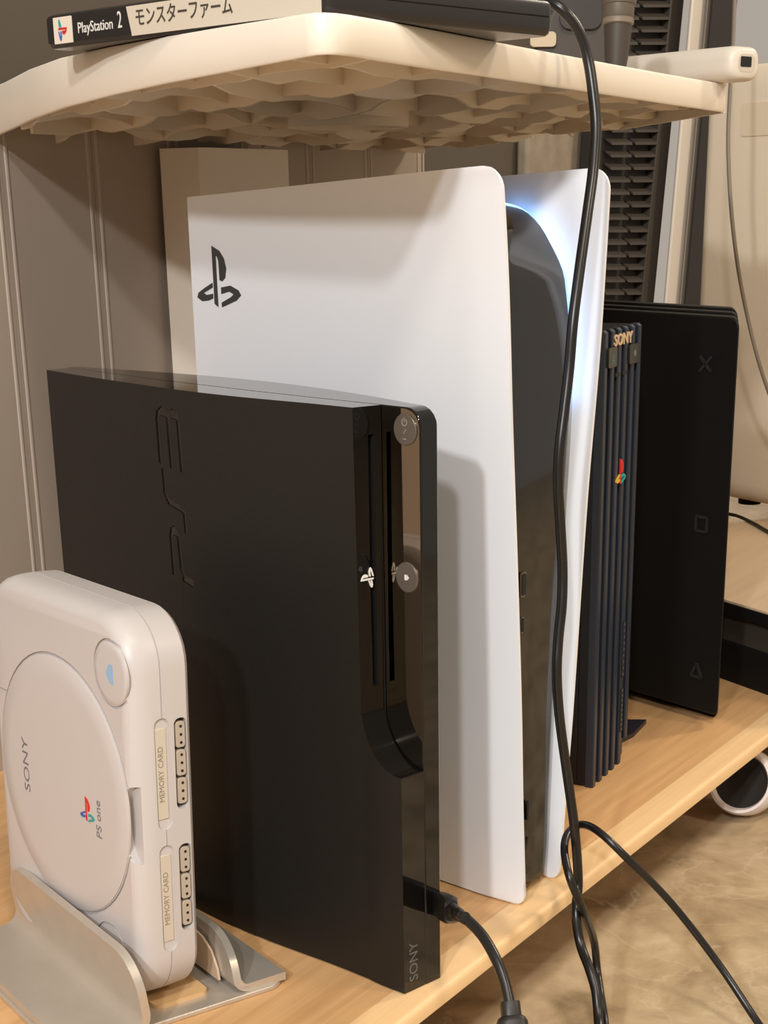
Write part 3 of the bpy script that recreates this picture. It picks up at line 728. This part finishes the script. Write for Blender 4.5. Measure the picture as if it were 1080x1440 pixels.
def oriented(mb, rings_wh, base, d, r_=.3):
    up = Vector((0, 0, 1)); sx = d.cross(up).normalized(); sz = sx.cross(d)
    rr2 = []
    for s_, w_, h_ in rings_wh: rr2.append([base+d*s_+sx*p+sz*q for p, q in rrect(w_, h_, min(w_, h_)*r_, 4)])
    return mb.loft(rr2)
L_ = (on_y(652, 1290, -.032)-pb0).length
oriented(MB(), [(-.003, .0075, .0115), (L_*.25, .0085, .0135), (L_*.5, .0085, .0135), (L_*.55, .0065, .010)], pb0, dirp).build('plug', M_CABLE, cc, label='black plug')
oriented(MB(), [(L_*.5, .0062, .0085), (L_*.68, .0060, .0075), (L_*.70, .0048, .006), (L_*.76, .0048, .006), (L_*.78, .0058, .007), (L_*.86, .0054, .0066), (L_*.88, .0045, .0055), (L_*1.06, .0050, .0060)], pb0, dirp, .45).build('strain_relief', M_CABLE, cc)
q0 = on_y(717, 1408, -.0675); q1 = on_y(724, 1475, -.075); dq = (q1-q0).normalized()
oriented(MB(), [(0, .0082, .0082), (.001, .0088, .0088), (.0065, .0090, .0090), (.0075, .0120, .0110), (.0095, .0140, .0120), (.03, .0145, .0120)], q0, dq, .35).build('connector', mat('connector_black', lin(34, 30, 27), .45), cc, label='chunky black connector')

# ------------------------------------------------------------------ things on the upper shelf
# game case, lying flat
P0 = Vector((.0008, .2024, ZT)); P1 = Vector((-.0404, .0156, ZT)); ex = (P1-P0).normalized(); P0 = P0-ex*.0065; LS = .198
ey = Vector((-ex.y, ex.x, 0));  WS = .1375
gc = thing('game_case', 'flat game case with black and cream spine lettered in Japanese, on the cream shelf', 'game case', tuple(P0), math.atan2(ex.y, ex.x))
HC = .0148
mb = MB(); rings = []
for z_, ins in ((.0002, .0016), (.0012, .0006), (.0035, 0), (.0075, 0), (.0078, .0004), (.0082, 0), (HC-.0022, 0), (HC-.0008, .0006), (HC, .002)):
    rings.append([(p, q, z_) for p, q in rrect(LS-2*ins, WS-2*ins, .0045, 5, LS/2, WS/2)])
mb.loft(rings).build('shell', [M_CASE], gc, angle=35)
sp = lambda p, q, r_: (p, -.0001-r_, q)
z0, z1 = .0022, HC-.0018
MB().prism([(.004, z0), (.0695, z0), (.0665, z1), (.004, z1)], 0, .0003, sp).build('spine_label', M_CASE, gc)
MB().prism([(.0695, z0-.0008), (LS-.004, z0-.0008), (LS-.004, z1+.0004), (.0665, z1+.0004)], 0, .0003, sp).build('spine_label', M_PAPER, gc, label='cream part of the spine with Japanese lettering')
cs = MB().prism(rrect(.0150, .0112, .0004, 2, .0168, HC/2), .0001, .0005, sp).build('emblem_card', mat('cream_white', lin(226, 214, 196), .4), gc)
emblem(cs, .0086, lambda p, q, r_: (.0168+q*.8, -.0006-r_, HC/2-p*.85), [M_RED, M_TEAL, M_BLUEP], name='spine_emblem', label='red and teal emblem')
text('spine_title', 'PlayStation', .0064, lambda p, q, r_: (.0285+p, -.0004-r_, HC/2-.0002+q), M_WHTPRINT, gc, align='LEFT', sx=.98, label='white lettering on the black spine')
text('spine_title', '2', .0098, lambda p, q, r_: (.0612+p, -.0004-r_, HC/2+.0008+q), M_WHTPRINT, gc, sx=.7)
text('spine_title', 'モンスターファーム', .0082, lambda p, q, r_: (.0725+p, -.0004-r_, HC/2+.0006+q), mat('dark_ink', lin(70, 62, 54), .5), gc, align='LEFT', sx=.92, bold=.00006, label='dark Japanese lettering')

pbk = thing('power_bank', 'white rounded power bank with a dark port, overhanging the right shelf end', 'power bank', (.4265, .0375, ZT+.0001), math.radians(-20))
prof = rrect(.029, .0205, .0080, 6, .0145, .01025)
rings = []
for y_, s_ in ((-.0060, .62), (-.0052, .78), (-.0035, .90), (-.0015, .965), (.002, 1), (.10, 1), (.104, .93), (.106, .8)):
    rings.append([(.0145+(p-.0145)*s_, y_, .01025+(q-.01025)*(1-(1-s_)*.7)) for p, q in prof])
MB().loft(rings).build('shell', M_BANK, pbk, angle=40)
MB().prism(rrect(.0160, .0104, .0042, 5, .0140, .0105), 0, .0004, lambda p, q, r_: (p, -.0058-r_, q)).build('port_frame', mat('bank_frame', lin(200, 190, 174), .4), pbk)
MB().prism(rrect(.0100, .0060, .0008, 3, .0130, .0112), 0, .0003, lambda p, q, r_: (p, -.0062-r_, q)).build('port', M_SLOT, pbk, label='dark rectangular port')

gp = at_d(866, 100, .93); gp.z = ZT
mic = thing('handset', 'dark grey handset with a domed top and paler neck ring, behind the shelf rim', 'handset', tuple(gp))
mic.rotation_euler = (0.0, math.radians(6), .3)
def fm(p): return p
MB().lathe([(.0055, 0), (.0068, .008), (.0078, .022), (.0080, .0255)], 28).build('handle', M_DGREY, mic)
MB().lathe([(.0080, .0255), (.0092, .0262), (.0092, .0287), (.0085, .0293)], 28).build('neck_ring', M_GREY, mic, label='paler ring')
MB().lathe([(.0085, .0293), (.0091, .031), (.0092, .0362), (.0098, .0366), (.0103, .0385), (.0102, .046), (.0092, .051), (.0068, .0545), (.0035, .056), (.0003, .0565)], 28).build('head', mat('handset_head', lin(92, 82, 70), .5), mic)
dg = thing('gadget', 'dark angular gadget with a small pale tab beside the hanging cable', 'gadget')
gq = at_d(820, 100, 1.0)
gx, gy = gq.x, gq.y
def dfn(p, q, r_): return (gx+p*.55-r_*.83, gy-p*.83-r_*.55, ZT+q)
MB().prism([(-.030, .0002), (.022, .0002), (.024, .012), (.020, .03), (.016, .060), (-.016, .062), (-.022, .04), (-.032, .022)], -.012, .012, dfn).build('housing', M_DGREY, dg, bevel=.003, seg=3)
MB().prism(rrect(.026, .034, .006, 4, -.004, .046), .012, .015, dfn).build('front_plate', mat('gadget_plate', lin(48, 42, 36), .45), dg)
MB().prism(rrect(.016, .0085, .0025, 4, -.027, .0235), .0118, .0150, dfn).build('tab', mat('pale_tab', lin(188, 170, 142), .5), dg, label='pale tab')

# ------------------------------------------------------------------ background on the right
bw = thing('side_panel_board', 'plain dark brown board behind the tall white console', 'board')
a, b = on_y(596, 300, .62), on_y(752, 300, .62)
MB().box(-.9, b.x+.25, .62, .64, FLOOR_Z, .95).build('panel', M_BROWN, bw)
mg = thing('grey_panel', 'mottled grey rounded panel leaning beside the black louvres', 'panel')
a, b = on_y(750, 240, .595), on_y(838, 240, .595)
zb = on_y(800, 420, .60).z; zt = on_y(800, 166, .60).z
MB().prism(rrect(b.x-a.x, zt-FLOOR_Z, .035, 8, (a.x+b.x)/2, (zt+FLOOR_Z)/2),   .6035, .6192, lambda p, q, r_: (p, r_, q)).build('panel', M_MOTTLE, mg, bevel=.004)
lv = thing('louvre_heater', 'black louvred heater panel standing upright behind the shelf', 'heater')
YL = .56
def quad_bar(x0, x1, x2, x3, y0_, y1_, Y, th, name, mt, par, bevel=.001):
    # upright strip between two leaning edges: (x0,x1) at y0_, (x2,x3) at y1_
    A1, B1, A2, B2 = on_y(x0, y0_, Y), on_y(x1, y0_, Y), on_y(x2, y1_, Y), on_y(x3, y1_, Y)
    mb = MB(); f = lambda p, dy: (p.x, Y+dy, p.z)
    mb.loft([[f(A1, 0), f(B1, 0), f(B1, th), f(A1, th)], [f(A2, 0), f(B2, 0), f(B2, th), f(A2, th)]]); return mb.build(name, mt, par, bevel=bevel)
quad_bar(862, 968, 785, 862, -60, 1000, YL+.012, .026, 'back_panel', M_LOUVREB, lv)
quad_bar(950, 968, 846, 862, -60, 1000, YL, .012, 'frame_side', M_LOUVRE, lv)
def lx(f, y): # louvre column edge as a function of picture height
    l = 866-(y+60)*.0375; r = 952-(y+60)*.0375*2.0; return l+(r-l)*f
for k in range(34):
    y = -30+17.6*k
    for f0, f1 in ((.06, .44), (.50, .97)):
        A1, B1 = on_y(lx(f0, y), y, YL), on_y(lx(f1, y), y, YL); h = .0042
        mb = MB(); mb.loft([[(p.x, YL+dy, p.z+dz) for dy, dz in ((0, -h), (.009, h*.4), (.010, h), (.001, -h*.2))] for p in (A1, B1)]); mb.build('slat', M_LOUVRE, lv)
pst = thing('upright_strip', 'pale grey upright strip beside the black louvred heater', 'strip')
quad_bar(980, 1001, 886, 905, -60, 1000, YL-.026, .005, 'strip', M_PALE, pst, .002)
quad_bar(1001, 1009, 905, 913, -60, 1000, YL-.025, .004, 'strip_return', mat('pale_strip_side', lin(214, 196, 170), .5), pst, .001)
dks = thing('upright_strip', 'dark brown upright strip between the pale strip and the cream appliance', 'strip')
quad_bar(1009, 1043, 913, 942, -60, 1000, YL-.040, .004, 'strip', M_DKSTRIP, dks, .001)

# low cabinet with pale wooden top
cbn = thing('low_cabinet', 'low black cabinet with a pale wooden top at the right end', 'cabinet')
e0 = on_z(1030, 960, 0); e1_ = on_z(1080, 978, 0); ed = (e1_-e0); ed.z = 0; ed.normalize(); er = Vector((-ed.y, ed.x, 0))
if er.x < 0: er = -er
F0 = e1_+ed*.06; 
def cfn(p, q, z_): v = F0-ed*q+er*p; return (v.x, v.y, z_)
zt_ = on_x(1050, 842, .60).z
MB().box(0, .62, 0, .36, .0002, .032, fn=cfn).build('body', M_DULL, cbn)
MB().box(.006, .60, .006, .35, .032, .056, fn=cfn).build('glass_strip', mat('smoky_glass', lin(66, 60, 52), .12), cbn, label='smoky grey recessed strip')
MB().box(-.002, .622, -.002, .362, .056, .0655, fn=cfn).build('top_edge', M_DULL, cbn)
MB().box(0, .62, 0, .36, .0655, .0672, fn=cfn).build('top_board', M_TANWOOD, cbn, label='pale wooden top')
ap = thing('appliance', 'large cream plastic appliance standing on the low cabinet', 'appliance')
q0 = on_z(1030, 709, .075); q1 = on_z(1080, 719, .075)
ad = (q1-q0); ad.z = 0; ad.normalize(); ab = Vector((-ad.y, ad.x, 0))
if ab.dot(Vector((CF[0], CF[1], 0))) < 0: ab = -ab
AO = q0-ad*.074
ZA = (on_z(1030, 709, .075)-Vector(CAM_POS)).length; zta = at_d(1050, 104, (Vector(q0)-Vector(CAM_POS)).dot(Vector(CF))).z
def afn(p, q, z_): v = AO+ad*p+ab*q; return (v.x, v.y, z_)
rings = []
for z_, ins in ((.079, .014), (.082, .006), (.088, .002), (.098, 0), (zta-.02, 0), (zta-.006, .003), (zta-.001, .008), (zta, .014)):
    rings.append([afn(p, q, z_) for p, q in rrect(.45-2*ins, .22-2*ins, .02, 5, .225, .11)])
MB().loft(rings).build('housing', mat('appliance_cream', lin(246, 230, 204), .4), ap, angle=40)
zp0, zp1 = zta-.045, zta-.085
MB().prism(rrect(.055, .03, .003, 3, .085, zta-.05), 0, .0008, lambda p, q, r_: afn(p, -r_, q)).build('front_label', mat('cream_label', lin(238, 220, 192), .5), ap)
for fx_ in (.05, .40):
    MB().lathe([(.012, .0672), (.012, .080)], 16, lambda p: afn(p.x+fx_, p.y+.05, p.z)).build('foot', M_DULL, ap)
    MB().lathe([(.012, .0672), (.012, .080)], 16, lambda p: afn(p.x+fx_, p.y+.18, p.z)).build('foot', M_DULL, ap)
D_ = (Vector(q0)-Vector(CAM_POS)).dot(Vector(CF))
gcp = [(1034, -30, .96), (1031, 60, .96), (1027, 125, .955), (1024, 200, .955), (1028, 290, .96), (1037, 370, .97), (1050, 440, .985), (1066, 505, 1.0), (1086, 565, 1.02), (1120, 650, 1.06)]
g_ = MB().tube([at_d(px, py, D_*d*.86) for px, py, d in gcp], .0019, 8).build('hanging_cable', M_CORD, angle=60); tag(g_, 'thin grey cord hanging in front of the cream appliance', 'cord')
g2 = MB().tube([on_z(px, py, .0692) for px, py in ((1015, 722), (1035, 725), (1058, 735), (1085, 750), (1130, 770))], .0018, 8).build('lying_cable', M_CABLE, angle=60); tag(g2, 'thin black cord lying on the pale cabinet top below the appliance', 'cord')

# ring-shaped gadget on the floor
rg = thing('ring_gadget', 'white ringed gadget with a black centre lying on the floor under the shelf', 'gadget')
RC = on_z(1062, 1146, FLOOR_Z); Dr = (RC-Vector(CAM_POS)).dot(Vector(CF))
rc = at_d(1044, 1099, Dr*.985); ax = (Vector(CAM_POS)-rc).normalized()
ax = (ax-Vector(CR)*.33+Vector((0, 0, .05))).normalized()
t1 = ax.orthogonal().normalized(); t2 = ax.cross(t1); rad = 47*Dr/FPX
def rfn(p): return rc+t1*p.x+t2*p.y+ax*p.z
MB().lathe([(rad*.70, -.004), (rad*.80, .004), (rad*.86, .008), (rad*.94, .008), (rad*1.0, .003), (rad*1.0, -.010), (rad*.86, -.024), (rad*.4, -.028), (.0005, -.028)], 48, rfn, cap=False).build('ring', mat('white_ring', lin(232, 222, 218), .35), rg)
MB().lathe([(rad*.80, .0035), (rad*.6, .001), (rad*.3, 0), (.0004, 0)], 40, rfn, cap=False).build('centre_pad', mat('black_fabric', lin(34, 29, 25), .8, bump=.3, bscale=800), rg, label='black centre')
